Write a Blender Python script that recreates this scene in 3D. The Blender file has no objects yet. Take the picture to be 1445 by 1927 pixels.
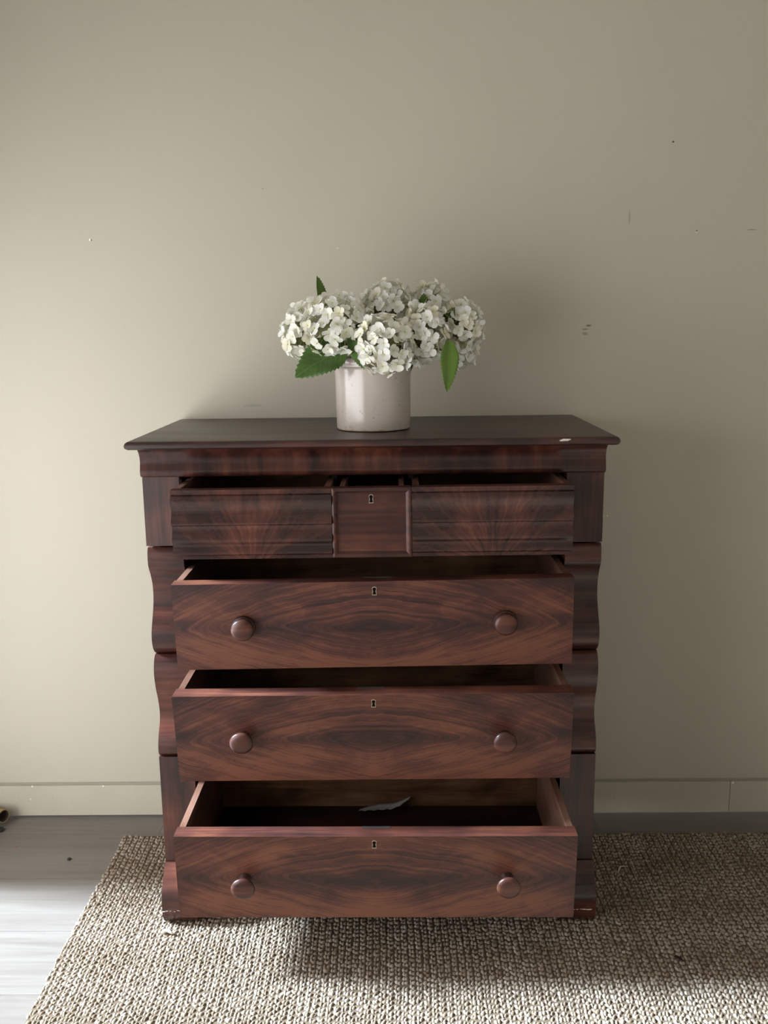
import bpy, bmesh, math, random
import numpy as np
from mathutils import Vector, Matrix
random.seed(7); rng = np.random.default_rng(7)
SC = bpy.context.scene
COL = SC.collection
PI = math.pi

# ------------------------------------------------------------------ camera
cd = bpy.data.cameras.new('camera'); cam = bpy.data.objects.new('camera', cd); COL.objects.link(cam)
pitch, roll, yaw = 0.1944, -0.0129, -0.0139
_f = Vector((math.sin(yaw)*math.cos(pitch), math.cos(yaw)*math.cos(pitch), -math.sin(pitch)))
_r = Vector((math.cos(yaw), -math.sin(yaw), 0)); _u = _r.cross(_f)
_r2 = _r*math.cos(roll) + _u*math.sin(roll); _u2 = _u*math.cos(roll) - _r*math.sin(roll)
M = Matrix((( _r2.x, _u2.x, -_f.x, 0.0562), (_r2.y, _u2.y, -_f.y, -2.6548), (_r2.z, _u2.z, -_f.z, 1.4801), (0, 0, 0, 1)))
cam.matrix_world = M
cd.sensor_fit = 'VERTICAL'; cd.sensor_height = 36; cd.lens = 1750.0/1927*36
cd.clip_start = 0.05
SC.camera = cam

# ------------------------------------------------------------------ light
SKY = 5.3            # overcast daylight coming in through the window
SUN = 31.0           # brightest part of the sky, soft edged
w = bpy.data.worlds.new('sky'); SC.world = w; w.use_nodes = True
bg = w.node_tree.nodes['Background']; bg.inputs[0].default_value = (0.985, 0.99, 1.0, 1); bg.inputs[1].default_value = SKY
sd = bpy.data.lights.new('hazy_sun', 'SUN'); sd.energy = SUN; sd.angle = math.radians(11); sd.color = (0.68, 0.84, 1.0)
so = bpy.data.objects.new('hazy_sun', sd); COL.objects.link(so)
el = math.radians(33)
so.rotation_euler = Vector((math.cos(el), -0.085, -math.sin(el))).to_track_quat('-Z', 'Y').to_euler()
so.location = (-4, -1, 4)
WX, WY0, WY1, WZ0, WZ1 = -1.45, -0.30, -3.1, 0.04, 1.80     # the window opening in the left wall
pd = bpy.data.lights.new('window_portal', 'AREA'); pd.shape = 'RECTANGLE'; pd.size = WY0-WY1; pd.size_y = WZ1-WZ0
pd.cycles.is_portal = True
po = bpy.data.objects.new('window_portal', pd); COL.objects.link(po)
po.location = (WX-0.12, (WY0+WY1)/2, (WZ0+WZ1)/2); po.rotation_euler = Vector((1, 0, 0)).to_track_quat('-Z', 'Z').to_euler()
vs = SC.view_settings; vs.view_transform = 'Standard'; vs.look = 'None'; vs.gamma = 1; vs.exposure = 0.14; vs.use_curve_mapping = False
SC.cycles.max_bounces = 10; SC.cycles.diffuse_bounces = 6; SC.cycles.sample_clamp_indirect = 8

# ------------------------------------------------------------------ helpers
def link(name, me, mats=None, parent=None, loc=None, rot=None):
    o = bpy.data.objects.new(name, me); COL.objects.link(o)
    if mats is not None:
        for m in (mats if isinstance(mats, (list, tuple)) else [mats]): me.materials.append(m)
    if parent: o.parent = parent
    if loc is not None: o.location = loc
    if rot is not None: o.rotation_euler = rot
    return o
def bm_obj(name, bm, mats, parent=None, loc=None, rot=None, smooth=False, bevel=0):
    if bevel:
        es = [e for e in bm.edges if len(e.link_faces) == 2 and e.calc_face_angle(0) > 0.6]
        bmesh.ops.bevel(bm, geom=es, offset=bevel, segments=2, profile=0.5, affect='EDGES', clamp_overlap=True)
    bmesh.ops.recalc_face_normals(bm, faces=bm.faces[:])
    me = bpy.data.meshes.new(name); bm.to_mesh(me); bm.free()
    if smooth: 
        for p in me.polygons: p.use_smooth = True
    return link(name, me, mats, parent, loc, rot)
def add_box(bm, a, b):
    x0, y0, z0 = a; x1, y1, z1 = b
    v = [bm.verts.new(p) for p in ((x0,y0,z0),(x1,y0,z0),(x1,y1,z0),(x0,y1,z0),(x0,y0,z1),(x1,y0,z1),(x1,y1,z1),(x0,y1,z1))]
    return [bm.faces.new([v[i] for i in q]) for q in ((0,3,2,1),(4,5,6,7),(0,1,5,4),(1,2,6,5),(2,3,7,6),(3,0,4,7))]
def box(name, a, b, mats, parent=None, bevel=0.0015):
    c = [(a[i]+b[i])/2 for i in range(3)]
    bm = bmesh.new(); add_box(bm, [a[i]-c[i] for i in range(3)], [b[i]-c[i] for i in range(3)])
    return bm_obj(name, bm, mats, parent, c, bevel=bevel)
def extrude_x(name, prof, x0, x1, mats, parent=None, loc=(0,0,0), yback=None, smooth_deg=35, nx=1):
    """profile of (y, z) points from top to bottom, closed at yback, drawn out along x"""
    bm = bmesh.new(); P = list(prof)
    if yback is not None: P = P + [(yback, P[-1][1]), (yback, P[0][1])]
    rows = []
    for i in range(nx+1):
        x = x0 + (x1-x0)*i/nx
        rows.append([bm.verts.new((x, y, z)) for y, z in P])
    n = len(P)
    for i in range(nx):
        for j in range(n):
            bm.faces.new((rows[i][j], rows[i][(j+1) % n], rows[i+1][(j+1) % n], rows[i+1][j]))
    bm.faces.new(rows[0][::-1]); bm.faces.new(rows[-1])
    o = bm_obj(name, bm, mats, parent, loc)
    shade(o, smooth_deg); return o
def shade(o, deg=35):
    me = o.data
    for p in me.polygons: p.use_smooth = True
    bm = bmesh.new(); bm.from_mesh(me)
    for e in bm.edges:
        e.smooth = not (len(e.link_faces) == 2 and e.calc_face_angle(0) > math.radians(deg))
    bm.to_mesh(me); bm.free()
def catmull(pts, n=6):
    out = []
    for i in range(len(pts)-1):
        p0 = pts[max(i-1, 0)]; p1 = pts[i]; p2 = pts[i+1]; p3 = pts[min(i+2, len(pts)-1)]
        for k in range(n):
            t = k/n
            out.append(tuple(0.5*((2*b)+(-a+c)*t+(2*a-5*b+4*c-d)*t*t+(-a+3*b-3*c+d)*t**3) for a, b, c, d in zip(p0, p1, p2, p3)))
    out.append(tuple(pts[-1])); return out
def lathe(name, prof, mats, parent=None, loc=None, rot=None, seg=40, deg=35, axis='z'):
    bm = bmesh.new(); rings = []
    for r, h in prof:
        if r < 1e-6: rings.append([bm.verts.new((0, 0, h))])
        else: rings.append([bm.verts.new((r*math.cos(2*PI*i/seg), r*math.sin(2*PI*i/seg), h)) for i in range(seg)])
    for a, b in zip(rings, rings[1:]):
        for i in range(seg):
            j = (i+1) % seg
            if len(a) == 1 and len(b) == 1: continue
            if len(a) == 1: bm.faces.new((a[0], b[i], b[j]))
            elif len(b) == 1: bm.faces.new((a[i], a[j], b[0]))
            else: bm.faces.new((a[i], a[j], b[j], b[i]))
    if axis == '-y': bmesh.ops.rotate(bm, verts=bm.verts, cent=(0,0,0), matrix=Matrix.Rotation(PI/2, 3, 'X'))
    o = bm_obj(name, bm, mats, parent, loc, rot); shade(o, deg); return o
def tube(name, pts, r, mats, parent=None, seg=8, loc=None):
    bm = bmesh.new(); rings = []; n = len(pts)
    rr = r if isinstance(r, (list, tuple)) else [r]*n
    up = Vector((0.3, 0.2, 0.93))
    for i in range(n):
        p = Vector(pts[i]); t = (Vector(pts[min(i+1, n-1)])-Vector(pts[max(i-1, 0)])).normalized()
        a = t.cross(up)
        if a.length < 1e-3: a = t.cross(Vector((1, 0, 0)))
        a.normalize(); b = t.cross(a)
        rings.append([bm.verts.new(p+rr[i]*(a*math.cos(2*PI*k/seg)+b*math.sin(2*PI*k/seg))) for k in range(seg)])
    for A, B in zip(rings, rings[1:]):
        for k in range(seg): bm.faces.new((A[k], A[(k+1) % seg], B[(k+1) % seg], B[k]))
    bm.faces.new(rings[0][::-1]); bm.faces.new(rings[-1])
    return bm_obj(name, bm, mats, parent, loc, smooth=True)
def empty(name, loc=(0,0,0), parent=None):
    o = bpy.data.objects.new(name, None); COL.objects.link(o); o.location = loc; o.empty_display_size = 0.05
    if parent: o.parent = parent
    return o
def tag(o, label, cat, group=None):
    o['label'] = label; o['category'] = cat
    if group: o['group'] = group
    return o
def struct(o): o['kind'] = 'structure'; return o

# ------------------------------------------------------------------ materials
class N:
    """small wrapper to write node trees"""
    def __init__(s, name):
        s.m = bpy.data.materials.new(name); s.m.use_nodes = True; s.t = s.m.node_tree
        s.b = s.t.nodes['Principled BSDF']; s.out = s.t.nodes['Material Output']
    def n(s, typ, **kw):
        x = s.t.nodes.new(typ)
        for k, v in kw.items(): setattr(x, k, v)
        return x
    def l(s, a, b): s.t.links.new(a, b)
    def put(s, sock, v):
        if hasattr(v, 'is_linked') or hasattr(v, 'links'): s.l(v, sock)
        else: sock.default_value = v
    def math(s, op, a, b=0.0, c=0.0, clamp=False):
        x = s.n('ShaderNodeMath', operation=op); x.use_clamp = clamp
        s.put(x.inputs[0], a); s.put(x.inputs[1], b); s.put(x.inputs[2], c); return x.outputs[0]
    def xyz(s, v):
        x = s.n('ShaderNodeSeparateXYZ'); s.l(v, x.inputs[0]); return x.outputs
    def vec(s, a, b, c):
        x = s.n('ShaderNodeCombineXYZ')
        for i, v in enumerate((a, b, c)): s.put(x.inputs[i], v)
        return x.outputs[0]
    def noise(s, v, scale=5.0, detail=4.0, rough=0.55, dist=0.0):
        x = s.n('ShaderNodeTexNoise'); s.put(x.inputs['Vector'], v); x.inputs['Scale'].default_value = scale
        x.inputs['Detail'].default_value = detail; x.inputs['Roughness'].default_value = rough; x.inputs['Distortion'].default_value = dist
        return x.outputs['Fac']
    def ramp(s, f, stops, interp='LINEAR'):
        x = s.n('ShaderNodeValToRGB'); s.l(f, x.inputs[0]); e = x.color_ramp; e.interpolation = interp
        while len(e.elements) < len(stops): e.elements.new(0.5)
        for el_, (p, c) in zip(e.elements, stops):
            el_.position = p; el_.color = tuple(c)+(1,) if len(c) == 3 else c
        return x.outputs[0]
    def map(s, f, a, b, c=0.0, d=1.0):
        x = s.n('ShaderNodeMapRange'); s.l(f, x.inputs[0])
        for i, v in zip((1, 2, 3, 4), (a, b, c, d)): x.inputs[i].default_value = v
        return x.outputs[0]
    def mix(s, f, a, b, mode='MIX'):
        x = s.n('ShaderNodeMix', data_type='RGBA', blend_type=mode)
        s.put(x.inputs[0], f); s.put(x.inputs[6], a if not isinstance(a, tuple) else a+(1,)); s.put(x.inputs[7], b if not isinstance(b, tuple) else b+(1,))
        return x.outputs[2]
    def obj(s): return s.n('ShaderNodeTexCoord').outputs['Object']
    def rand(s): return s.n('ShaderNodeObjectInfo').outputs['Random']
    def bump(s, h, strength=0.2, dist=0.002):
        x = s.n('ShaderNodeBump'); x.inputs['Strength'].default_value = strength; x.inputs['Distance'].default_value = dist
        s.l(h, x.inputs['Height']); s.l(x.outputs[0], s.b.inputs['Normal'])
    def fin(s, col=None, rough=None, spec=None, coat=None):
        if col is not None: s.put(s.b.inputs['Base Color'], col if not isinstance(col, tuple) else col+(1,))
        if rough is not None: s.put(s.b.inputs['Roughness'], rough)
        if spec is not None: s.b.inputs['Specular IOR Level'].default_value = spec
        if coat is not None: s.b.inputs['Coat Weight'].default_value = coat; s.b.inputs['Coat Roughness'].default_value = 0.25
        return s.m
def simple(name, col, rough=0.5, spec=0.5):
    k = N(name); f = k.noise(k.obj(), 60, 3)
    c = k.mix(k.map(f, .3, .7), tuple(v*.85 for v in col), tuple(min(1, v*1.1) for v in col))
    return k.fin(c, rough, spec)

DK, MD, LT, OR = (.0165,.0065,.0053), (.040,.0132,.0098), (.072,.0230,.0150), (.125,.044,.023)
def wood_colour(k, f, dark=1.0):
    s = lambda c: tuple(v*dark for v in c)
    return k.ramp(f, [(0.22, s(DK)), (0.42, s(MD)), (0.6, s(LT)), (0.8, s(OR))])
def wood_flame(name):
    """four-way book-matched crotch veneer: lens shaped figure round the centre of the front"""
    k = N(name); o = k.xyz(k.obj()); r = k.rand()
    x, z = o[0], k.math('ADD', o[2], 0.008)
    ax = k.math('ABSOLUTE', x)
    wob = k.noise(k.vec(ax, k.math('MULTIPLY', r, 9.0), z), 7.0, 3, .5)
    wob2 = k.noise(k.vec(k.math('MULTIPLY', ax, 1.0), k.math('ADD', k.math('MULTIPLY', r, 9.0), 4.0), k.math('MULTIPLY', z, 1.6)), 26.0, 3, .5)
    zz = k.math('ADD', z, k.math('MULTIPLY', k.math('SUBTRACT', wob, .5), .026))
    zz = k.math('ADD', zz, k.math('MULTIPLY', k.math('SUBTRACT', wob2, .5), .008))
    az = k.math('SQRT', k.math('ADD', k.math('MULTIPLY', zz, zz), 0.00006))
    # lens: |x|/.47 squared plus |z|/.13 -> pointed ends left and right
    up = k.map(zz, -.012, .012)
    ex = k.math('ADD', 1.25, k.math('MULTIPLY', up, .55))
    e = k.math('ADD', k.math('POWER', k.math('DIVIDE', ax, .45), ex), k.math('POWER', k.math('DIVIDE', az, .130), 1.12))
    patch = k.noise(k.vec(k.math('MULTIPLY', ax, 6.0), k.math('MULTIPLY', r, 5.0), k.math('MULTIPLY', z, 13.0)), 1.0, 2, .5)
    big = k.noise(k.vec(k.math('MULTIPLY', e, 7.0), k.math('MULTIPLY', ax, 2.4), k.math('ADD', k.math('MULTIPLY', z, 3.0), k.math('MULTIPLY', r, 20.0))), 1.0, 3, .55)
    fine = k.noise(k.vec(k.math('MULTIPLY', e, 38.0), k.math('MULTIPLY', ax, 4.0), k.math('MULTIPLY', z, 6.0)), 1.0, 6, .68)
    curl = k.noise(k.vec(k.math('MULTIPLY', ax, 10.0), r, k.math('MULTIPLY', z, 24.0)), 1.0, 4, .6, 1.6)
    f = k.math('ADD', k.math('ADD', k.math('MULTIPLY', big, .22), k.math('MULTIPLY', patch, .26)), k.math('MULTIPLY', fine, .46))
    f = k.math('ADD', f, k.math('MULTIPLY', curl, .20))
    # the heart of the lens, its long axis and the outer bottom corners are darker wood
    heart = k.map(e, 0.02, 0.62, .085, 0.0)
    axis = k.map(az, 0.0, .035, .07, 0.0)
    rim = k.map(e, 1.15, 1.8, 0.0, .10)
    f = k.math('SUBTRACT', k.math('SUBTRACT', k.math('SUBTRACT', f, heart), axis), rim)
    low = k.map(o[2], -.09, .06, .045, -.02)
    f = k.math('ADD', f, low)
    f = k.map(f, .33, .70)
    c = wood_colour(k, f)
    k.bump(fine, .06, .001)
    return k.fin(c, k.map(fine, .3, .7, .36, .46), .38)
def wood_feather(name):
    """crotch feather fanning up from the bottom centre of the front"""
    k = N(name); o = k.xyz(k.obj()); r = k.rand()
    ax = k.math('ABSOLUTE', o[0]); zz = k.math('ADD', o[2], .11)
    wob = k.noise(k.obj(), 14, 3)
    ang = k.math('ADD', k.math('ARCTAN2', ax, zz), k.math('MULTIPLY', k.math('SUBTRACT', wob, .5), .3))
    rad = k.math('SQRT', k.math('ADD', k.math('MULTIPLY', ax, ax), k.math('MULTIPLY', zz, zz)))
    fine = k.noise(k.vec(k.math('MULTIPLY', ang, 17.0), k.math('MULTIPLY', rad, 5.0), r), 1.0, 3, .5)
    big = k.noise(k.vec(k.math('MULTIPLY', ang, 4.0), k.math('MULTIPLY', rad, 12.0), k.math('MULTIPLY', r, 7.0)), 1.0, 3)
    mott = k.noise(k.vec(k.math('MULTIPLY', o[0], 9.0), 0.0, k.math('MULTIPLY', o[2], 26.0)), 1.0, 3)
    f = k.math('ADD', k.math('ADD', k.math('MULTIPLY', fine, .26), k.math('MULTIPLY', big, .44)), k.math('MULTIPLY', mott, .35))
    f = k.math('SUBTRACT', f, k.map(ax, .03, .13, 0.0, .07))
    f = k.map(f, .27, .80)
    return k.fin(wood_colour(k, f, 1.12), .25, .6)
def wood_grain(name, axis=0, dark=1.0, rough=.34, spec=.5, shift=0.0, pal=None):
    k = N(name); o = k.obj(); r = k.rand()
    mp = k.n('ShaderNodeMapping'); k.l(o, mp.inputs[0])
    sc = [26.0, 26.0, 26.0]; sc[axis] = 2.2; mp.inputs['Scale'].default_value = sc
    k.l(k.vec(k.math('MULTIPLY', r, 31.0), k.math('MULTIPLY', r, 17.0), k.math('MULTIPLY', r, 13.0)), mp.inputs['Location'])
    a = k.noise(mp.outputs[0], 1.0, 5, .6, .6); b = k.noise(o, 7.0, 2)
    sc2 = [v*5 for v in sc]; mp2 = k.n('ShaderNodeMapping'); k.l(o, mp2.inputs[0]); mp2.inputs['Scale'].default_value = sc2
    fine = k.noise(mp2.outputs[0], 1.0, 3)
    f = k.math('ADD', k.math('ADD', k.math('MULTIPLY', a, .5), k.math('MULTIPLY', b, .4)), k.math('MULTIPLY', fine, .14))
    f = k.map(f, .34-shift, .80-shift)
    if rough > .3: k.bump(fine, .03, .001)
    c = wood_colour(k, f, dark) if pal is None else k.ramp(f, pal)
    return k.fin(c, k.map(a, .3, .7, rough-.04, rough+.06) if rough > .3 else rough, spec)
W_FLAME = wood_flame('mahogany_flame_veneer')
W_FEATHER = wood_feather('mahogany_feather_veneer')
W_X = wood_grain('mahogany_grain_across', 0, 1.0)
W_XC = wood_grain('mahogany_centre_panel', 0, .95, .4, .35, .05)
W_TOP = wood_grain('mahogany_top', 0, .85, .36, .6)
W_FRZ = wood_grain('mahogany_frieze', 2, 1.05, .28, .5, .03)
W_Z = wood_grain('mahogany_grain_upright', 2, 1.0, .36)
W_COL = wood_grain('mahogany_column_veneer', 0, 1.2, .27, .5, .02)
W_EDGE = wood_grain('mahogany_worn_edge', 0, 1.15, .42, .4, .06)
PINE = [(.24,(.050,.022,.010)), (.45,(.115,.055,.026)), (.65,(.175,.090,.046)), (.85,(.24,.135,.075))]
W_IN = wood_grain('drawer_lining_wood', 0, 1.0, .6, .2, .05, pal=PINE)
W_INY = wood_grain('drawer_side_wood', 1, 1.0, .5, .3, .05, pal=[(.24,(.055,.024,.014)), (.45,(.12,.056,.035)), (.65,(.17,.086,.058)), (.85,(.23,.13,.09))])
W_BOT = wood_grain('drawer_bottom_wood', 0, .55, .45, .35)
W_CASE = wood_grain('carcass_wood', 0, .6, .7, .2)
W_KNOB = wood_grain('mahogany_turned', 0, .85, .34, .4, .03)
STEEL = simple('dull_lock_steel', (.045,.04,.04), .45)
BONE = simple('pale_keyhole_inlay', (.30,.22,.16), .5)
BLACK = simple('keyhole_dark', (.004,.003,.003), .9, .1)
CHIP = simple('bare_chipped_wood', (.62,.55,.48), .8, .2)

def wall_material():
    k = N('sage_wall_paint'); o = k.obj(); s = k.xyz(o)
    n1 = k.noise(o, 1.1, 3); n2 = k.noise(o, 420, 2); n3 = k.noise(o, 35, 3)
    c = k.mix(k.map(n1, .35, .65), (.46,.428,.345), (.485,.448,.362))
    c = k.mix(k.map(n3, .25, .75, 0.0, .08), c, (.40,.37,.31))
    # nail holes, scuffs and pale flecks: x, z, half width, half height, colour
    marks = [(-.7795,1.731,.0022,.0022,(.02,.018,.012)), (-.783,1.7315,.0026,.003,(.9,.88,.8)),
             (.81,1.964,.003,.0024,(.05,.04,.03)), (.885,1.732,.0022,.0022,(.06,.05,.04)), (.8845,1.7295,.0026,.0016,(.75,.7,.6)),
             (.655,.939,.0022,.0022,(.8,.76,.68)), (.668,.939,.0022,.0022,(.8,.76,.68)),
             (1.035,1.7335,.016,.0012,(.22,.2,.15)), (.597,1.482,.007,.0030,(.20,.17,.13)), (.588,1.472,.009,.002,(.23,.20,.15)),
             (.588,1.460,.007,.005,(.33,.29,.23)), (.70,1.77,.0025,.02,(.36,.33,.26)), (-.30,1.86,.002,.002,(.3,.27,.2)), (-.1,1.7,.003,.002,(.62,.6,.5)),
             (-.35,1.27,.03,.004,(.38,.36,.3))]
    jit = k.noise(o, 130, 3)
    for mx, mz, hw, hh, col in marks:
        dx = k.math('DIVIDE', k.math('SUBTRACT', s[0], mx), hw); dz = k.math('DIVIDE', k.math('SUBTRACT', s[2], mz), hh)
        d = k.math('ADD', k.math('SQRT', k.math('ADD', k.math('MULTIPLY', dx, dx), k.math('MULTIPLY', dz, dz))), k.math('MULTIPLY', k.math('SUBTRACT', jit, .5), .9))
        c = k.mix(k.map(d, .7, 1.15, 1.0, 0.0), c, col)
    k.bump(k.math('ADD', n2, k.math('MULTIPLY', n3, 1.5)), .12, .001)
    return k.fin(c, .55, .3)
WALL = wall_material()
def paint(name, col, rough=.5):
    k = N(name); o = k.obj()
    n = k.noise(o, 6, 4); d = k.noise(o, 90, 3)
    c = k.mix(k.map(n, .35, .65), tuple(v*.94 for v in col), col)
    c = k.mix(k.map(d, .66, .74, 0.0, .35), c, tuple(v*.6 for v in col))
    k.bump(k.noise(o, 300, 2), .08, .001)
    return k.fin(c, rough, .35)
TRIM = paint('baseboard_paint', (.48,.45,.36), .42)
PALE = paint('pale_wall_paint', (.84,.80,.72), .6)
CEIL = paint('ceiling_paint', (.45,.43,.40), .7)
WHITE = paint('window_frame_paint', (.75,.74,.70), .4)
def floor_material():
    k = N('greyed_oak_plank'); o = k.obj(); r = k.rand()
    mp = k.n('ShaderNodeMapping'); k.l(o, mp.inputs[0]); mp.inputs['Scale'].default_value = (1.6, 22, 22)
    k.l(k.vec(k.math('MULTIPLY', r, 40.0), k.math('MULTIPLY', r, 23.0), 0.0), mp.inputs['Location'])
    a = k.noise(mp.outputs[0], 1.0, 5, .6, 1.3)
    mp2 = k.n('ShaderNodeMapping'); k.l(o, mp2.inputs[0]); mp2.inputs['Scale'].default_value = (6, 160, 160)
    b = k.noise(mp2.outputs[0], 1.0, 3)
    c = k.ramp(k.math('ADD', k.math('MULTIPLY', a, .75), k.math('MULTIPLY', b, .25)), [(.3, (.108,.090,.076)), (.5, (.142,.123,.106)), (.72, (.177,.158,.141))])
    c = k.mix(k.map(r, 0, 1, 0, .18), c, (.22,.19,.17))
    sp = k.noise(o, 75, 2); c = k.mix(k.map(sp, .70, .76, 0.0, .6), c, (.12,.10,.09))
    k.bump(b, .08, .001)
    return k.fin(c, k.map(a, .3, .7, .38, .5), .4)
FLOOR = floor_material()
JOINT = simple('dark_plank_gap', (.11,.097,.085), .8)

# ------------------------------------------------------------------ room
RX, FY, CZ = 2.25, -4.6, 2.7
struct(box('wall_back', (WX, 0, .1145), (RX, .12, CZ), WALL, bevel=0)).location
bpy.data.objects['wall_back'].data.transform(Matrix.Translation(bpy.data.objects['wall_back'].location)); bpy.data.objects['wall_back'].location = (0, 0, 0)
struct(box('wall_right', (RX, FY, 0), (RX+.12, .12, CZ), PALE, bevel=0))
struct(box('wall_front', (WX, FY-.12, 0), (RX, FY, CZ), PALE, bevel=0))
struct(box('ceiling', (WX-.2, FY-.12, CZ), (RX+.12, .12, CZ+.1), CEIL, bevel=0))
wl = struct(box('wall_left', (WX-.14, WY0, 0), (WX, .12, CZ), WALL, bevel=0))
box('window_header', (WX-.14, WY1, WZ1), (WX, WY0, CZ), WALL, bevel=0).parent = None
hd = bpy.data.objects['window_header']; hd.name = 'trim_1'; struct(hd)
struct(box('trim_2', (WX-.14, WY1, 0), (WX, WY0, WZ0), WHITE, bevel=0))
struct(box('wall_left_front', (WX-.14, FY, 0), (WX, WY1, CZ), WALL, bevel=0))
wf = empty('window_1', (WX-.07, (WY0+WY1)/2, WZ0)); struct(wf)
hh, hy = WZ1-WZ0, (WY0-WY1)/2
for a, b in (((-.03,-hy,0),(.03,-hy+.05,hh)), ((-.03,hy-.05,0),(.03,hy,hh)), ((-.03,-hy,0),(.03,hy,.05)), ((-.03,-hy,hh-.05),(.03,hy,hh))):
    box('frame_bar', a, b, WHITE, wf, .003)
# baseboard: two boards below a groove; its shade is painted on the strip behind
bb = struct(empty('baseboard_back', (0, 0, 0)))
for x0, x1 in ((WX, 1.0705), (1.0722, RX)):
    box('baseboard_board', (x0, -.004, .005), (x1, .05, .1045), TRIM, bb, .0012)
box('groove_strip', (WX, .006, .1045), (RX, .05, .1145), paint('groove_shade_paint', (.36,.33,.265), .6), bb, 0)  # strip darker than the wall: painted-in groove shade
k = empty('paint_fleck', (0,0,0)); bpy.data.objects.remove(k)
FLK = simple('bare_white_fleck', (.85,.83,.78), .8, .2)
for x, z, s in ((-1.0815,.1025,.003), (-.861,.1027,.0028), (1.079,.101,.004), (-1.09,.06,.0018)):
    lathe('paint_fleck', [(s,0),(s*.9,.0007),(0,.0009)], FLK, bb, (x,-.0041,z), seg=9, axis='-y')

fl = struct(box('floor', (WX-.14, FY-.12, -.06), (RX+.12, .12, -.009), JOINT, bevel=0))
PW, PL = .229, 1.21
plank_me = None
row = 0; y = -.0005
while y > FY:
    y1 = max(y-PW if row else -.109, FY)
    off = [-.668, -.45, -.2, .0, -.5, -.3][row % 6]
    if row == 0: cuts = [WX, -.668, .649, RX]
    else:
        cuts = [WX]; x = off
        while x - PL > WX: x -= PL
        while x < RX:
            if x > WX+.05: cuts.append(x)
            x += PL
        cuts.append(RX)
    for x0, x1 in zip(cuts, cuts[1:]):
        pk = box('floor_plank', (x0+.0004, y1+.0004, -.012), (x1-.0004, y-.0004, 0), FLOOR, None, .0006); pk.location -= fl.location; pk.parent = fl
    y = y1; row += 1

# ------------------------------------------------------------------ rug
RX0, RX1, RY0, RY1, RZ = -.765, 1.95, -.131, -2.05, .006
def jute():
    k = N('jute_yarn'); o = k.obj()
    at = k.n('ShaderNodeAttribute'); at.attribute_name = 'tone'
    n = k.noise(o, 380, 3)
    c = k.ramp(at.outputs['Fac'], [(.0, (.088,.062,.042)), (.35, (.178,.137,.099)), (.7, (.265,.219,.172)), (1.0, (.36,.315,.268))])
    c = k.mix(k.map(n, .3, .7, 0, .45), c, (.24,.18,.12))
    return k.fin(c, .9, .1)
JUTE = jute()
JUTEB = simple('jute_backing', (.11,.08,.055), .95, .1)
rug = tag(box('rug', (RX0, RY1, .0005), (RX1, RY0, RZ), JUTEB, bevel=.002),
          'chunky cream jute rug woven in rows, spread on grey plank floor under the dresser', 'rug')
def loops_mesh(x0, x1, y0, y1, px, py):
    nx, ny = int((x1-x0)/px), int((y0-y1)/py)
    I, J = np.meshgrid(np.arange(nx), np.arange(ny), indexing='ij'); I = I.ravel(); J = J.ravel(); n = len(I)
    pair = (I % 2)
    cx = x0 + (I+.5)*px + np.where(pair == 0, .0008, -.0008) + rng.normal(0, .0008, n)
    # rows wander a little, as hand woven rows do
    wav = .004*np.sin(I*.21+1.0) + .0025*np.sin(I*.57)
    cy = y0 - (J+.5+.16*pair+.5*((I//2) % 2)*.35)*py + wav + rng.normal(0, .0013, n)
    cx = cx + .0025*np.sin(J*.16+I*.02) + np.where(I < 2, rng.normal(0,.0016,n), 0)
    keep = (cy > y1+.004) & (cy < y0-.001)
    I, J, cx, cy, pair = I[keep], J[keep], cx[keep], cy[keep], pair[keep]; n = len(I)
    ang = np.where(pair == 0, .26, -.20) + rng.normal(0, .22, n)
    L = py*.47*(1+rng.normal(0, .14, n)); Wd = px*.53*(1+rng.normal(0, .14, n)); Hh = np.clip(.0048*(1+rng.normal(0, .16, n)), .002, .0055)
    tone = np.clip(.62 + rng.normal(0, .18, n) + .12*np.sin(J*.5+.3*np.sin(I*.2)) + .10*np.sin(I*.33)*np.sin(I*.081), 0, 1)
    # one bump: low ellipsoid, 7 x 4
    S, R = 7, 4; th = np.arange(S)*2*PI/S; base = []
    for r in range(R):
        ph = r/(R)*PI/2
        base += [(math.cos(ph)*math.cos(t), math.cos(ph)*math.sin(t), math.sin(ph)) for t in th]
    base.append((0, 0, 1)); base = np.array(base); m = len(base)
    F = []
    for r in range(R-1):
        for s in range(S): 
            a, b = r*S+s, r*S+(s+1) % S
            F += [(a, b, b+S), (a, b+S, a+S)]
    for s in range(S): F.append(((R-1)*S+s, (R-1)*S+(s+1) % S, m-1))
    F = np.array(F)
    V = np.empty((n, m, 3)); c, s_ = np.cos(ang)[:, None], np.sin(ang)[:, None]
    u = base[None, :, 0]*Wd[:, None]; v = base[None, :, 1]*L[:, None]
    # twisted yarn: the top leans sideways along its length
    u = u + .22*Wd[:, None]*base[None, :, 2]*np.sin(base[None, :, 1]*3.0)*1.5
    V[:, :, 0] = cx[:, None] + u*c - v*s_; V[:, :, 1] = cy[:, None] + u*s_ + v*c
    V[:, :, 2] = RZ - .0012 + base[None, :, 2]*Hh[:, None]
    FF = (F[None]+np.arange(n)[:, None, None]*m).reshape(-1, 3); V = V.reshape(-1, 3)
    me = bpy.data.meshes.new('woven_loops')
    me.vertices.add(len(V)); me.vertices.foreach_set('co', V.ravel())
    me.loops.add(FF.size); me.loops.foreach_set('vertex_index', FF.ravel().astype(np.int32))
    me.polygons.add(len(FF)); me.polygons.foreach_set('loop_start', np.arange(len(FF), dtype=np.int32)*3)
    me.polygons.foreach_set('use_smooth', np.ones(len(FF), dtype=bool))
    at = me.attributes.new('tone', 'FLOAT', 'POINT'); at.data.foreach_set('value', np.repeat(tone, m).astype(np.float32))
    me.update(); me.validate()
    return me
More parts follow.
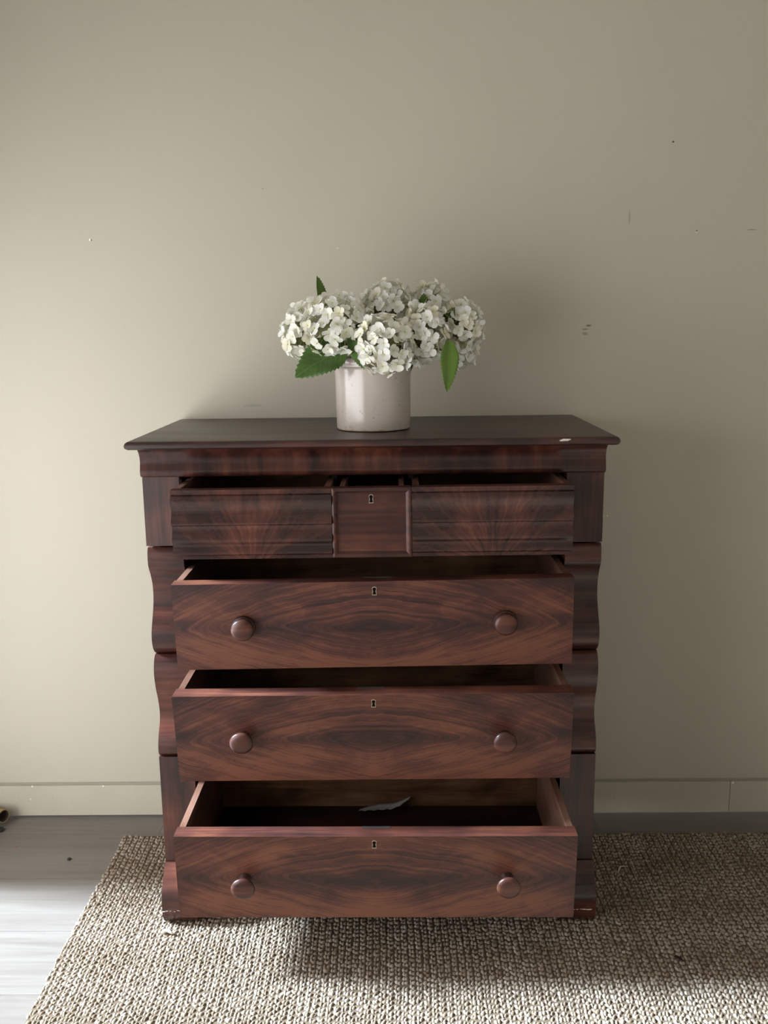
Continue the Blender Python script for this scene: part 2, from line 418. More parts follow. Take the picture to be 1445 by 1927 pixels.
lo = link('woven_loops', loops_mesh(RX0-.004, 1.5, RY0+.003, -1.25, .0084, .0158), JUTE, rug)
lo.location = -Vector(rug.location); lo['kind'] = 'stuff'
RT = RZ + .0046       # where things rest on the rug

# ------------------------------------------------------------------ dresser
dr = tag(empty('dresser', (0, -.26, RT)), 'tall antique mahogany chest of drawers with scrolled columns and all drawers pulled open', 'dresser')
D0 = -Vector(dr.location)
WC, OP = .5444, .4575
def P(o): o.location = Vector(o.location) + D0; o.parent = dr; return o
# top slab
bm = bmesh.new(); rings = []
for hw, yf, z in ((.545,-.530,1.2145),(.557,-.548,1.2152),(.5625,-.5555,1.2195),(.5637,-.5570,1.2250),(.5615,-.5545,1.2310),(.5575,-.5505,1.2340),(.5530,-.5460,1.2352)):
    rings.append([bm.verts.new(p) for p in ((-hw,-.012,z),(-hw,yf,z),(hw,yf,z),(hw,-.012,z))])
for A, B in zip(rings, rings[1:]):
    for i in range(4): bm.faces.new((A[i], A[(i+1) % 4], B[(i+1) % 4], B[i]))
bm.faces.new(rings[0][::-1]); bm.faces.new(rings[-1])
top = P(bm_obj('top', bm, W_TOP)); shade(top, 40)
TZ = 1.2352
bm = bmesh.new()       # the splintered chip in the front edge
for i, (x, z, s) in enumerate(((.432,1.2275,.006),(.439,1.229,.009),(.446,1.230,.005))):
    v = [bm.verts.new((x+s*math.cos(a)*1.2, -.5577-.0005*i, z+s*.33*math.sin(a))) for a in np.linspace(0, 2*PI, 7)[:-1]]
    t = bm.verts.new((x, -.5600, z))
    for j in range(6): bm.faces.new((v[j], v[(j+1) % 6], t))
c = P(bm_obj('edge_chip', bm, CHIP)); c['label'] = 'pale splintered chip in the front edge'
# frieze moulding below the slab
fz = catmull([(-.522,1.2143),(-.512,1.207),(-.5035,1.196),(-.500,1.182),(-.503,1.168),(-.5055,1.158),(-.5035,1.149),(-.4965,1.1445),(-.488,1.144)], 4)
P(extrude_x('frieze', fz, -WC, WC, W_FRZ, yback=-.46))
for s in (-1, 1):
    a, b = (OP, WC) if s > 0 else (-WC, -OP)
    P(box('upper_stile', (a, -.490, .9765), (b, -.46, 1.1438), W_Z, bevel=.001))
    # serpentine column: two scrolls in side view
    c1 = catmull([(-.4790,.9705),(-.4845,.962),(-.4870,.948),(-.4850,.925),(-.4695,.900),(-.4580,.874),(-.4560,.845),(-.4630,.818),(-.4770,.792),(-.4905,.768),(-.4955,.750),(-.4945,.735),(-.4890,.720),(-.4790,.708),(-.4690,.7005)], 5)
    P(extrude_x('scroll_column', c1, a, b, W_COL, yback=-.43))
    c2 = catmull([(-.4740,.6985),(-.4850,.689),(-.4930,.672),(-.4950,.648),(-.4870,.614),(-.4730,.580),(-.4650,.545),(-.4690,.520),(-.4830,.500),(-.4940,.479),(-.4990,.460),(-.4975,.447),(-.4900,.4385)], 5)
    P(extrude_x('scroll_column', c2, a, b, W_COL, yback=-.43))
    P(box('plinth_block', (a, -.4975, .150), (b, -.43, .4365), W_Z, bevel=.001))
    ft = catmull([(-.503,.1495),(-.513,.141),(-.529,.1265),(-.545,.107),(-.5545,.086),(-.5570,.062),(-.5560,.041),(-.5510,.022),(-.5430,RT+.0008)], 5)
    f_ = P(extrude_x('scroll_foot', ft, a, b, W_COL, yback=-.43))
    bm = bmesh.new()
    for q in range(9):
        x = a + (b-a)*(.06+.1*q+random.uniform(-.03,.03)); z = .048+random.uniform(-.002,.002); s2 = random.uniform(.0015,.0042)
        v = [bm.verts.new((x+s2*math.cos(t)*1.5, -.5571, z+s2*.35*math.sin(t))) for t in np.linspace(0, 2*PI, 6)[:-1]]
        tt = bm.verts.new((x, -.5584, z))
        for j in range(5): bm.faces.new((v[j], v[(j+1) % 5], tt))
    c = P(bm_obj('worn_line', bm, CHIP)); c['label'] = 'line of pale chipped veneer across the foot'
    P(box('side_panel', (s*WC if s < 0 else WC-.02, -.43, .06), (-WC+.02 if s < 0 else WC, -.02, 1.2143), W_Z, bevel=0))
    P(box('rear_foot', (a, -.10, RT), (b, -.02, .06), W_CASE))
P(box('back_panel', (-WC+.02, -.03, .08), (WC-.02, -.02, 1.2143), W_CASE, bevel=0))
for z0, z1, yf in ((.9475,.9705,-.47), (.690,.706,-.455), (.425,.442,-.46), (.118,.140,-.46)):
    P(box('drawer_rail', (-OP, yf, z0), (OP, -.03, z1), W_CASE, bevel=0))
for x in (-.0915, .0915):
    P(box('drawer_divider', (x-.006, -.455, .9705), (x+.006, -.03, 1.1440), W_CASE, bevel=0))

# ---- drawer hardware
def keyhole_outline(sx, n=9):
    pts = []                         # round head above a flared slot, metres
    R, zc = .0042, .0045
    for i in range(n+1):
        a = math.radians(-42 + 264*i/n); pts.append((R*math.cos(a), zc+R*math.sin(a)))
    pts += [(-.0026, -.0005), (-.0043, -.0085), (.0043, -.0085), (.0026, -.0005)]
    return pts
KO = keyhole_outline(1)
def keyhole(parent, x, z, y, rx=0):
    bm = bmesh.new(); c = Vector((0, -.001))
    outer = []; inner = []; innb = []; outb = []
    for px, pz in KO:
        d = Vector((px, pz))-c; d = d.normalized()*.0019
        outer.append(bm.verts.new((px+d.x, -.0011, pz+d.y))); inner.append(bm.verts.new((px, -.0011, pz)))
        innb.append(bm.verts.new((px, -.0002, pz))); outb.append(bm.verts.new((px+d.x, .001, pz+d.y)))
    n = len(KO)
    for i in range(n):
        j = (i+1) % n
        bm.faces.new((outer[i], outer[j], inner[j], inner[i])); bm.faces.new((inner[i], inner[j], innb[j], innb[i])); bm.faces.new((outb[i], outb[j], outer[j], outer[i]))
    f = bm.faces.new(innb); f.material_index = 1
    me = bpy.data.meshes.new('keyhole_surround'); bmesh.ops.recalc_face_normals(bm, faces=bm.faces[:]); bm.to_mesh(me); bm.free()
    return link('keyhole_surround', me, [BONE, BLACK], parent, (x, y, z), (rx, 0, 0))
KN_STEP = [(.0,-.0005),(.0275,-.0005),(.0280,.004),(.0268,.0075),(.0225,.0088),(.0222,.0105),(.0245,.0125),(.0262,.017),(.0258,.0215),(.0235,.0250),(.018,.0272),(.010,.0284),(0,.0288)]
KN_MUSH = [(.0,-.0005),(.0150,-.0005),(.0150,.003),(.0118,.0065),(.0112,.013),(.0150,.0185),(.0225,.0222),(.0262,.0262),(.0268,.0298),(.0250,.0330),(.019,.0355),(.011,.0368),(0,.0372)]
KN_LONG = [(.0,-.0005),(.0150,-.0005),(.0145,.003),(.0108,.008),(.0102,.018),(.0135,.024),(.0215,.028),(.0262,.0325),(.0270,.0362),(.0252,.0392),(.019,.0412),(.011,.0420),(0,.0422)]
def drawer(yt, yb, zt, zb, x0, x1, dz, depth, mat, knobs=None, lock=True, key=True, wave=False, kx=0.0):
    """front board is the drawer mesh itself; sides, back, bottom and fittings are its parts"""
    cx, cz, cy = (x0+x1)/2, (zt+zb)/2, (yt+yb)/2; hw, h2 = (x1-x0)/2, (zt-zb)/2
    T = .032 if not wave else .028
    rake = (yb-yt)/2
    if not wave:
        bm = bmesh.new()
        q = [(-hw,rake,-h2),(hw,rake,-h2),(hw,T,-h2),(-hw,T,-h2),(-hw,-rake,h2),(hw,-rake,h2),(hw,T,h2),(-hw,T,h2)]
        v = [bm.verts.new(p) for p in q]
        for i in ((0,3,2,1),(4,5,6,7),(0,1,5,4),(1,2,6,5),(2,3,7,6),(3,0,4,7)): bm.faces.new([v[j] for j in i])
        o = bm_obj('drawer', bm, [mat, W_EDGE], bevel=.0012)
        for p in o.data.polygons:
            if p.normal.z > .9: p.material_index = 1
    else:
        # ogee front: two scrolls one above the other, flat fillet on top and below
        A = .006; K = 1.5; pr = [(0.0, h2), (0.0, h2-.0105), (.0030, h2-.0115)]
        half = (2*h2-.0195)/2; zz0 = h2-.0115
        shp = [(.0012,.02),(-.0034,.12),(-.0042,.22),(-.0010,.36),(.0022,.50),(.0014,.64),(-.0022,.78),(-.0044,.90),(-.0036,.97),(.0006,.998)]
        shp2 = [(.0014,.03),(.0024,.14),(.0002,.28),(-.0032,.42),(-.0030,.52),(.0002,.64),(.0006,.72),(-.0024,.84),(-.0030,.93),(-.0006,.995)]
        pr += [(d*K, zz0-half*t) for d, t in catmull(shp, 4)]
        pr += [(d*K, zz0-half-half*t) for d, t in catmull(shp2, 4)]
        pr += [(.0015, -h2+.0078), (.0015, -h2)]
        o = extrude_x('drawer', pr, -hw, hw, mat, yback=T, smooth_deg=50, nx=2); o.data.materials.append(W_EDGE)
        for p in o.data.polygons:
            if p.normal.z > .9 and p.center.z > h2-.001: p.material_index = 1
    o.location = (cx, cy, cz); P(o)
    o.rotation_euler = (0, -dz, 0)
    st, e = .0145, .0
    ins = .004 if not wave else .003
    zt_s = h2-.0005
    for s in (-1, 1):
        a, b = (-hw+ins, -hw+ins+st) if s < 0 else (hw-ins-st, hw-ins)
        box('drawer_side', (a, T, -h2+.004), (b, depth, zt_s), W_INY, o, .001)
    box('drawer_back', (-hw+ins+st, depth-.014, -h2+.02), (hw-ins-st, depth, zt_s-.004), W_IN, o, .001)
    box('drawer_bottom', (-hw+ins+st, T, -h2+.022), (hw-ins-st, depth-.014, -h2+.032), W_BOT, o, 0)
    yf = lambda z: -rake*z/h2 if not wave else 0
    if knobs:
        prof, pts = knobs
        for (x, z) in pts: lathe('knob', prof, W_KNOB, o, (x-cx, yf(z-cz)+.0002, z-cz), rot=(math.atan2(-rake, h2)*-1, 0, 0), seg=40, axis='-y', deg=50)
    if key: keyhole(o, kx-cx, h2-key, yf(h2-key), math.atan2(rake, h2))
    if lock: box('lock_plate', (kx-cx-.032+lock, T-.0085, h2-.004), (kx-cx+.032+lock, T-.0005, h2+.0008), STEEL, o, .0003)
    return o
d1 = drawer(-.642,-.627,.9255,.7185,-.4525,.4525,.0095,.47, W_FLAME, (KN_STEP,((-.2945,.8215),(.299,.8245))), .008, .0225, kx=.005)
d2 = drawer(-.685,-.655,.674,.453,-.4550,.4500,.0030,.47, W_FLAME, (KN_MUSH,((-.300,.5705),(.2955,.5655))), -.006, .0215, kx=.0)
d3 = drawer(-.756,-.735,.3675,.1515,-.4525,.4525,-.0040,.475, W_FLAME, (KN_LONG,((-.2965,.2565),(.2975,.2590))), .004, .0205, kx=-.002)
for o, t in ((d1,'long drawer below the top row, with stepped knobs'),(d2,'middle long drawer with mushroom knobs'),(d3,'bottom long drawer, pulled out furthest')): o['label'] = t
u1 = drawer(-.603,-.603,1.1305,.9705,-.4530,-.0905,.002,.40, W_FEATHER, None, False, False, True); u1['label'] = 'left top drawer with rippled ogee front'
u2 = drawer(-.603,-.603,1.1325,.9730,.0905,.4530,.002,.40, W_FEATHER, None, False, False, True); u2['label'] = 'right top drawer with rippled ogee front'
# small middle drawer with mitred frame round a sunk panel
mz0, mz1 = .9715, 1.1315; mh = (mz1-mz0)/2; mw = .0895
bm = bmesh.new(); add_box(bm, (-mw, .006, -mh), (mw, .026, mh))
u3 = bm_obj('drawer', bm, W_XC, loc=(0, -.602, (mz0+mz1)/2)); P(u3); u3['label'] = 'small middle top drawer with framed flat panel'
u3.rotation_euler = (0, -.002, 0)
fw = .0125
for a0, a1, b0, b1 in (((-mw,mh),(mw,mh),(-mw+fw,mh-fw),(mw-fw,mh-fw)), ((mw,mh),(mw,-mh),(mw-fw,mh-fw),(mw-fw,-mh+fw)), ((mw,-mh),(-mw,-mh),(mw-fw,-mh+fw),(-mw+fw,-mh+fw)), ((-mw,-mh),(-mw,mh),(-mw+fw,-mh+fw),(-mw+fw,mh-fw))):
    bm = bmesh.new(); L = lambda p, q, t: (p[0]+(q[0]-p[0])*t, p[1]+(q[1]-p[1])*t)
    def vv(p, y): return bm.verts.new((p[0], y, p[1]))
    prof = [(0,.0065),(0,-.0005),(.30,-.0015),(.55,-.0010),(1.0,.0050),(1.0,.0065)]
    r0 = [vv(L(a0, b0, t), y) for t, y in prof]; r1 = [vv(L(a1, b1, t), y) for t, y in prof]
    for i in range(len(prof)): bm.faces.new((r0[i], r0[(i+1) % 6], r1[(i+1) % 6], r1[i]))
    bm.faces.new(r0[::-1]); bm.faces.new(r1)
    bm_obj('frame_moulding', bm, W_EDGE if a0[1] != a1[1] else W_X, u3)
for s in (-1, 1):
    xa = s*.0675; box('drawer_side', (xa-.0058, .026, -mh+.02), (xa+.0058, .40, mh-.002), W_INY, u3, .0008)
box('drawer_back', (-.0617, .386, -mh+.02), (.0617, .40, mh-.006), W_IN, u3, .0008)
box('drawer_bottom', (-.0617, .026, -mh+.02), (.0617, .386, -mh+.028), W_BOT, u3, 0)
keyhole(u3, -.001, mh-.026, .006)

# ------------------------------------------------------------------ paper scrap in the bottom drawer
def paper_scrap():
    bm = bmesh.new(); nu, nv = 16, 4; G = []
    for i in range(nu+1):
        t = i/nu; x = -.055+.14*t
        lift = .0016 + .003*math.sin(t*PI)*0.5 + .030*max(0, (t-.60)/.40)**1.7
        wid = .022*math.sin(PI*min(1, max(.03, t*.97+.02)))**.7 + .0015
        rowv = []
        for j in range(nv+1):
            s = j/nv-.5; jag = .0035*math.sin(i*2.3)*(1 if j == 0 else 0)
            rowv.append(bm.verts.new((x+.004*s, s*wid*1.3+.010*(t-.5)+jag, lift+.010*abs(s)*math.sin(t*PI)+.004*(s+.5)*t)))
        G.append(rowv)
    for i in range(nu):
        for j in range(nv): bm.faces.new((G[i][j], G[i+1][j], G[i+1][j+1], G[i][j+1]))
    k_ = N('torn_grey_paper'); cc = k_.mix(k_.map(k_.noise(k_.obj(), 40, 3), .3, .7), (.27,.27,.25), (.36,.36,.34))
    o = bm_obj('paper_scrap', bm, k_.fin(cc, .8, .2), smooth=True)
    m = o.modifiers.new('thickness', 'SOLIDIFY'); m.thickness = .0003
    return o
ps = paper_scrap(); ps.location = (0, -.305, .1515+.0325)
tag(ps, 'torn curled scrap of grey paper lying at the back of the bottom drawer', 'paper')

# ------------------------------------------------------------------ crock
def glaze():
    k = N('cream_salt_glaze'); o = k.obj(); s = k.xyz(o)
    n = k.noise(o, 8, 4); f = k.noise(o, 130, 2)
    c = k.mix(k.map(n, .35, .65), (.46,.395,.350), (.53,.465,.42))
    c = k.mix(k.map(f, .685, .72, 0, .8), c, (.20,.15,.11))
    bare = k.map(k.math('ADD', s[2], k.math('MULTIPLY', k.math('SUBTRACT', k.noise(o, 34, 3), .5), .010)), .003, .005, 1.0, 0.0)
    c = k.mix(bare, c, (.33,.235,.16))
    k.bump(k.math('ADD', k.noise(o, 22, 3), k.math('MULTIPLY', f, .3)), .14, .002)
    return k.fin(c, k.map(n, .3, .7, .16, .26), .55, .4)
GLZ = glaze()
CK = (0.0005, -.325, TZ)
cr = tag(lathe('crock', [(0,0.0005),(.086,.0005),(.0905,.002),(.0918,.006),(.0925,.03),(.0935,.10),(.0945,.150),(.0938,.1545),(.0915,.1565),(.0920,.160),(.0938,.164),(.0942,.172),(.0930,.177),(.0890,.179),(.0850,.177),(.0835,.170),(.0830,.02),(.078,.012),(0,.012)], GLZ, None, CK, seg=72, deg=50),
         'pale cream stoneware crock with chipped foot, standing on the dresser top and holding white hydrangeas', 'crock')
for x, z, s in ((-.0535,.0095,.0058), (-.0665,.0085,.0036)):
    a = math.asin(x/.092); yy = -.0919*math.cos(a)
    g = lathe('glaze_chip', [(s,0.0),(s*.8,.0007),(s*.55,.0003),(0,.0002)], simple('chip_clay', (.42,.33,.26), .7), cr, (x*1.0, yy+.0003, z), rot=(0, 0, a), seg=14, axis='-y')
    g['label'] = 'small round chip near the foot'

# ------------------------------------------------------------------ hydrangeas
def petal_material():
    k = N('cream_white_petal'); o = k.xyz(k.obj()); r = k.rand()
    at = k.n('ShaderNodeAttribute'); at.attribute_name = 'petal_t'
    base = k.ramp(r, [(0, (.86,.83,.66)), (.35, (.88,.87,.80)), (.7, (.89,.885,.85)), (1, (.87,.86,.76))])
    c = k.mix(k.map(at.outputs['Fac'], 0.0, .4, .45, 0.0), base, (.66,.66,.36))
    k.fin(c, .6, .2)
    tr = k.n('ShaderNodeBsdfTranslucent'); k.l(c, tr.inputs['Color'])
    mx = k.n('ShaderNodeMixShader'); mx.inputs[0].default_value = .28
    k.l(k.b.outputs[0], mx.inputs[1]); k.l(tr.outputs[0], mx.inputs[2]); k.l(mx.outputs[0], k.out.inputs[0])
    return k.m
PETAL = petal_material()
EYE = simple('floret_eye', (.55,.56,.22), .7)
PEDI = simple('pale_green_pedicel', (.35,.38,.17), .7, .2)
CORE = simple('flower_core_shade_green', (.13,.14,.06), .9, .1)  # darkened green, painted shade for the gaps between florets
def leaf_material():
    k = N('hydrangea_leaf'); o = k.xyz(k.obj()); r = k.rand()
    ay = k.math('ABSOLUTE', o[1])
    v = k.math('SUBTRACT', o[0], k.math('MULTIPLY', ay, .75))
    vein = k.math('ABSOLUTE', k.math('SUBTRACT', k.math('FRACT', k.math('MULTIPLY', v, 68.0)), .5))
    m = k.map(vein, .44, .49, 0, .5)
    mid = k.map(ay, .0006, .0014, .7, 0)
    n = k.noise(k.obj(), 50, 3)
    at = k.n('ShaderNodeAttribute'); at.attribute_type = 'OBJECT'; at.attribute_name = 'tone'
    c = k.mix(k.map(n, .3, .7), (.038,.092,.021), (.075,.142,.030))
    c = k.mix(at.outputs['Fac'], c, (.17,.29,.045))
    c = k.mix(k.math('MAXIMUM', m, mid), c, (.17,.25,.08))
    k.fin(c, .5, .4); k.bump(k.math('ADD', k.math('MULTIPLY', vein, .6), k.math('MULTIPLY', n, .5)), .35, .002)
    tr = k.n('ShaderNodeBsdfTranslucent'); k.l(c, tr.inputs['Color'])
    mx = k.n('ShaderNodeMixShader'); mx.inputs[0].default_value = .25
    k.l(k.b.outputs[0], mx.inputs[1]); k.l(tr.outputs[0], mx.inputs[2]); k.l(mx.outputs[0], k.out.inputs[0])
    return k.m
LEAF = leaf_material()
STEMM = simple('green_stem', (.10,.15,.04), .6)
def floret_mesh(seed):
    rs = random.Random(seed); bm = bmesh.new(); lay = bm.verts.layers.float.new('petal_t')
    R = .0182; nu, nv = 6, 6
    for q in range(4):
        a0 = q*PI/2 + rs.uniform(-.14, .14); L = R*rs.uniform(.9, 1.1); Wp = R*rs.uniform(1.0, 1.16); lift = rs.uniform(.10, .55); cup = rs.uniform(.0, .30); curl = rs.uniform(-.15, .5); tw = rs.uniform(-.25, .25)
        G = []
        for i in range(nu+1):
            t = 1-(1-i/nu)**1.55; rowv = []
            wd = Wp*(math.sqrt(max(0, 1-((t-.56)/.44)**2)) if t > .56 else .16+.84*math.sin(PI/2*t/.56)**1.1)
            if i == nu: wd = Wp*.16
            for j in range(nv+1):
                s = 2*j/nv-1
                r_ = .0012 + L*(t - .07*abs(s)**2*t - (.0 if i < nu else .05*abs(s)))
                h = L*(lift*t - curl*t*t*.55) + cup*L*(s*s)*t*.6 + .0006*(q % 2) + tw*s*wd*.5
                lx, ly = r_, s*wd*.5
                v = bm.verts.new((lx*math.cos(a0)-ly*math.sin(a0), lx*math.sin(a0)+ly*math.cos(a0), h)); v[lay] = t
                rowv.append(v)
            G.append(rowv)
        for i in range(nu):
            for j in range(nv): bm.faces.new((G[i][j], G[i+1][j], G[i+1][j+1], G[i][j+1]))
    # the tiny eye and the pedicel below it
    m = bmesh.ops.create_icosphere(bm, subdivisions=1, radius=.0019, matrix=Matrix.Translation((0, 0, .0014)))
    for v in m['verts']:
        for f in v.link_faces: f.material_index = 1
    rg = [[bm.verts.new((.0007*math.cos(2*PI*i/5), .0007*math.sin(2*PI*i/5), z)) for i in range(5)] for z in (0, -.03)]
    for i in range(5):
        f = bm.faces.new((rg[0][i], rg[0][(i+1) % 5], rg[1][(i+1) % 5], rg[1][i])); f.material_index = 2
    me = bpy.data.meshes.new('floret'); bm.to_mesh(me); bm.free()
    for p in me.polygons: p.use_smooth = True
    for mm in (PETAL, EYE, PEDI): me.materials.append(mm)
    return me
FLORETS = [floret_mesh(i) for i in range(8)]
def leaf_mesh(L, W, bend=.2, fold=.25, wave=.06, seed=0):
    rs = random.Random(seed); bm = bmesh.new(); nu, nv = 30, 8; G = []
    for i in range(nu+1):
        t = i/nu
        wd = W*.5*(math.sin(PI*t**.80)**.85*(1-.22*t) if 0 < t < 1 else 0)
        wd *= 1 + (.07 if i % 2 else -.03)*(1 if .08 < t < .95 else 0)
        rowv = []
        for j in range(nv+1):
            s = 2*j/nv-1
            z = -bend*L*t*t + fold*abs(s)*wd + wave*wd*math.sin(t*9+s*2+seed) 
            rowv.append(bm.verts.new((L*t+(.004*abs(s) if i % 2 else 0)*(1 if t < .95 else 0), s*wd, z)))
        G.append(rowv)
    for i in range(nu):
        for j in range(nv):
            bm.faces.new((G[i][j], G[i+1][j], G[i+1][j+1], G[i][j+1]))
    bmesh.ops.remove_doubles(bm, verts=bm.verts[:], dist=1e-6)
    me = bpy.data.meshes.new('leaf'); bm.to_mesh(me); bm.free()
    for p in me.polygons: p.use_smooth = True
    me.materials.append(LEAF); return me
def put_leaf(parent, base, tip, normal, W, tone=.0, bend=.15, fold=.25, seed=0):
    b, t = Vector(base), Vector(tip); X = (t-b); L = X.length; X.normalize()
    Z = Vector(normal); Z = (Z-X*Z.dot(X)).normalized(); Y = Z.cross(X)
    o = link('leaf', leaf_mesh(L, W, bend, fold, seed=seed), None, parent)
    mw_ = Matrix(((X.x,Y.x,Z.x,b.x),(X.y,Y.y,Z.y,b.y),(X.z,Y.z,Z.z,b.z),(0,0,0,1)))
    o.matrix_local = Matrix.Translation(-Vector(parent.location)) @ mw_
    o['tone'] = tone
    m = o.modifiers.new('thickness', 'SOLIDIFY'); m.thickness = .0006
    return o
HEADS = [ # centre, radii, label, cream tint
 ((-.172,-.325,1.474), (.051,.055,.070), 'white hydrangea at the far left of the crock, rounded head turned away', 60),
 ((-.087,-.385,1.490), (.079,.060,.082), 'large white hydrangea at front left of the crock, above the broad green leaf', 78),
 ((.040,-.300,1.531), (.072,.062,.066), 'tallest white hydrangea, standing at the top centre of the bouquet', 64),
 ((.032,-.425,1.442), (.070,.060,.076), 'white hydrangea drooping over the front of the crock rim', 76),
 ((.128,-.375,1.470), (.058,.058,.082), 'white hydrangea right of centre, hanging over the right rim of the crock', 66),
 ((.146,-.265,1.540), (.050,.052,.052), 'small white hydrangea at the upper right with a green gap in it', 40),
 ((.222,-.325,1.482), (.052,.052,.064), 'white hydrangea at the far right of the bouquet, above the hanging leaf', 54),
 ((.222,-.245,1.425), (.044,.044,.048), 'shaded white hydrangea low at the back right, half hidden by the others', 36),
]
ROOT = [(-.035,-.33),(-.015,-.36),(.0,-.30),(.01,-.38),(.03,-.36),(.03,-.29),(.045,-.32),(.04,-.27)]
heads = []
for hi, (c, rad, lab, nf) in enumerate(HEADS):
    nf = int(nf*1.15)
    rx, ry = ROOT[hi]; zb = TZ+.0135
    h = tag(empty('hydrangea', (rx, ry, zb)), lab, 'flower', 'white hydrangeas in the crock'); heads.append(h)
    cl = Vector(c)-Vector(h.location); mouth = Vector((max(-.062, min(.062, cl.x*.45)), max(-.05, min(.05, cl.y*.45)), .165)); 
    b0 = Vector((0,0,.0)); pts = [b0+(mouth-b0)*t for t in (0, .33, .66, 1)]
    endp = cl - Vector((0, 0, rad[2]*.2))
    for t in (.25, .5, .75, 1):
        p = mouth*(1-t)**2 + 2*t*(1-t)*(mouth+Vector((cl.x-mouth.x, cl.y-mouth.y, 0))*.25+Vector((0,0,.03))) + endp*t*t
        pts.append(p)
    tube('stem', pts, .0028, STEMM, h, 7)
    rs = random.Random(100+hi)
    # ball filling the head; dark green, with the shade between florets in its colour
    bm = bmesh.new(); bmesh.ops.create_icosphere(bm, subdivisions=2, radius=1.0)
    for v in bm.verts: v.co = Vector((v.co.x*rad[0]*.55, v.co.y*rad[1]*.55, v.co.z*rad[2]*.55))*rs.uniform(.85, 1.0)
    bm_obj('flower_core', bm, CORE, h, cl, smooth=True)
    ga = PI*(3-math.sqrt(5))
    for i in range(nf):
        zz = 1-2*(i+.5)/nf; rr = math.sqrt(max(0, 1-zz*zz)); a = i*ga+hi
        d = Vector((rr*math.cos(a), rr*math.sin(a), zz)) + Vector((rs.gauss(0,.10), rs.gauss(0,.10), rs.gauss(0,.10))); d.normalize()
        k_ = rs.uniform(.80, 1.06)
        p = cl + Vector((d.x*rad[0], d.y*rad[1], d.z*rad[2]))*k_*.90
        nrm = Vector((d.x/rad[0], d.y/rad[1], d.z/rad[2])).normalized() + Vector((rs.gauss(0,.26), rs.gauss(0,.26), rs.gauss(0,.26)))
        f = bpy.data.objects.new('floret', FLORETS[rs.randrange(8)]); COL.objects.link(f); f.parent = h
        f.location = p
        f.rotation_euler = (nrm.to_track_quat('Z', 'Y').to_matrix() @ Matrix.Rotation(rs.uniform(0, 2*PI), 3, 'Z')).to_euler()
        s = rs.uniform(.76, 1.02); f.scale = (s, s, s)
put_leaf(heads[1], (-.060,-.385,1.445), (-.183,-.435,1.374), (-.25,-.85,.50), .112, .12, .05, .18, 1)
put_leaf(heads[0], (-.128,-.275,1.515), (-.1335,-.29,1.611), (.80,-.55,.1), .046, .9, .02, .5, 2)
put_leaf(heads[6], (.186,-.395,1.455), (.1805,-.430,1.331), (.35,-.9,.1), .050, .9, .04, .3, 3)
put_leaf(heads[3], (-.052,-.385,1.470), (-.020,-.440,1.388), (-.6,-.75,.3), .040, .1, .06, .3, 4)
put_leaf(heads[5], (.120,-.285,1.500), (.130,-.318,1.562), (.2,-.8,.5), .044, .65, .1, .3, 5)
put_leaf(heads[6], (.182,-.330,1.470), (.196,-.362,1.528), (-.4,-.8,.4), .042, .65, .1, .3, 6)
put_leaf(heads[2], (-.005,-.31,1.45), (-.035,-.36,1.51), (-.3,-.9,.3), .045, .0, .1, .3, 7)
put_leaf(heads[4], (.085,-.36,1.42), (.075,-.40,1.49), (.3,-.9,.2), .045, .0, .1, .3, 8)

# ------------------------------------------------------------------ odds and ends on the floor
k = N('kraft_cardboard'); CARD = k.fin(k.mix(k.map(k.noise(k.obj(), 60, 3), .3, .7), (.26,.19,.085), (.34,.25,.12)), .75, .2)
k = N('tube_inside'); TIN = k.fin(k.mix(k.map(k.noise(k.obj(), 60, 3), .3, .7), (.05,.04,.035), (.09,.07,.06)), .8, .1)
def cardboard_tube():
    bm = bmesh.new(); seg = 32; ro, ri, L = .0205, .0172, .22
    R = [[bm.verts.new((x, r*math.cos(2*PI*i/seg), r*math.sin(2*PI*i/seg))) for i in range(seg)] for r, x in ((ro,-L),(ro,-.0008),(ro-.0008,0),(ri,0),(ri,-L))]
    for q, (A, B) in enumerate(zip(R, R[1:]+R[:1])):
        for i in range(seg):
            f = bm.faces.new((A[i], A[(i+1) % seg], B[(i+1) % seg], B[i])); f.material_index = 1 if q == 3 else 0; f.smooth = True
    o = bm_obj('cardboard_tube', bm, [CARD, TIN]); return o
t_ = cardboard_tube(); t_.location = (-1.153, -.060, .0345); t_.rotation_euler = (0, -.08, math.radians(-31))
t_.location.z = .0205+.0135
tag(t_, 'end of a brown cardboard tube lying by the baseboard at the left edge', 'tube')
def lump(name, loc, size, mat, seed, rot=0):
    rs = random.Random(seed); bm = bmesh.new(); bmesh.ops.create_icosphere(bm, subdivisions=2, radius=.5)
    for v in bm.verts: v.co = Vector((v.co.x*size[0], v.co.y*size[1], (v.co.z+.42)*size[2]))*rs.uniform(.88, 1.08)
    for v in bm.verts: v.co.z = max(v.co.z, 0)
    return bm_obj(name, bm, mat, None, loc, (0, 0, rot))
DULLBLK = simple('dull_black', (.012,.014,.014), .6)
tag(lump('rubber_crumb', (-.892,-.245,.0002), (.012,.013,.006), DULLBLK, 1, .3), 'small black crumb on the grey plank left of the rug', 'crumb')
tag(lump('black_lump', (-1.168,-.088,.0002), (.05,.032,.012), DULLBLK, 2, .1), 'black lump on the floor in front of the cardboard tube', 'lump')  # low plain black lump with a flat underside
LEAFB = simple('dry_brown_leaf', (.022,.009,.008), .8, .2)
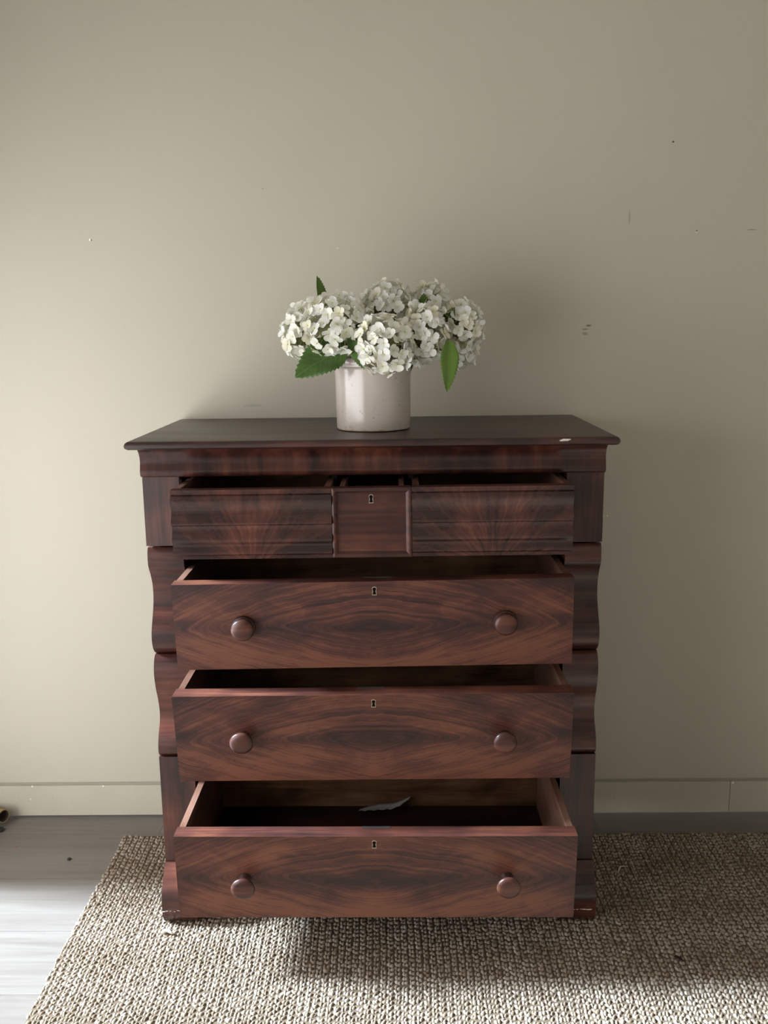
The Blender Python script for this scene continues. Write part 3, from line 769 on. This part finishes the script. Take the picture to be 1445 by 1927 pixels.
def chip(name, loc, L, W, mat, rot, h=.0016):
    bm = bmesh.new(); n = 8; G = []
    for i in range(n+1):
        t = i/n; wd = W*(math.sin(PI*t)**.7+.05)*(1+.3*math.sin(i*4.1)); z = h+.002*math.sin(t*PI*1.5)
        G.append([bm.verts.new((L*(t-.5), -wd/2, z)), bm.verts.new((L*(t-.5), 0, z+.0012)), bm.verts.new((L*(t-.5), wd/2, z))])
    for i in range(n):
        for j in range(2): bm.faces.new((G[i][j], G[i+1][j], G[i+1][j+1], G[i][j+1]))
    o = bm_obj(name, bm, mat, None, loc, (0, 0, rot)); m = o.modifiers.new('thickness', 'SOLIDIFY'); m.thickness = .0008
    return o
tag(chip('dry_leaf', (.711,-.697,RT+.0018), .027, .010, LEAFB, -.62), 'dark dry leaf scrap on the right of the rug', 'leaf')
tw = tube('twig', [(-.008,0,.001),(-.003,.0006,.0018),(.003,.0014,.0016),(.008,.0034,.0012)], [.0005,.0007,.0007,.0004], LEAFB, None, 6); tw.location = (.766,-.719,RT+.0008)
tag(tw, 'thin dark twig on the rug beside the dry leaf scrap', 'twig')
LINT = simple('pale_lint', (.42,.38,.33), .9, .1)
pts = [(.018*math.cos(a)*1.0+.003*math.sin(3*a), .024*math.sin(a), .0018+.001*math.sin(2*a)) for a in np.linspace(.9, 3.9, 18)]
ln = tube('lint', pts, [.0008+.0016*math.sin(PI*i/17) for i in range(18)], LINT, None, 6); ln.location = (.672,-.335,RT-.0005)
tag(ln, 'curl of pale lint on the rug right of the dresser', 'lint')
TUFT = simple('cream_yarn', (.56,.48,.36), .9, .1)
pts = [(-.014+.030*t, .004*math.sin(t*5), .003+.005*math.sin(t*PI)) for t in np.linspace(0, 1, 10)]
tf = tube('yarn_tuft', pts, [.0035,.0048,.0052,.005,.0045,.004,.0036,.003,.0022,.0012], TUFT, None, 8); tf.location = (-.524,-.594,RT-.001)
tag(tf, 'loose cream yarn end sticking up from the rug by the left front foot', 'yarn')
STAIN = simple('brown_stain', (.19,.125,.10), .6, .3)
st = lathe('dried_spill', [(.008,0.0001),(.007,.0005),(0,.0006)], STAIN, None, (-1.0755,-.1765,.0001), seg=11); st.scale = (1, .9, 1)
tag(st, 'small dried brown spot on the plank near the left baseboard', 'spot')
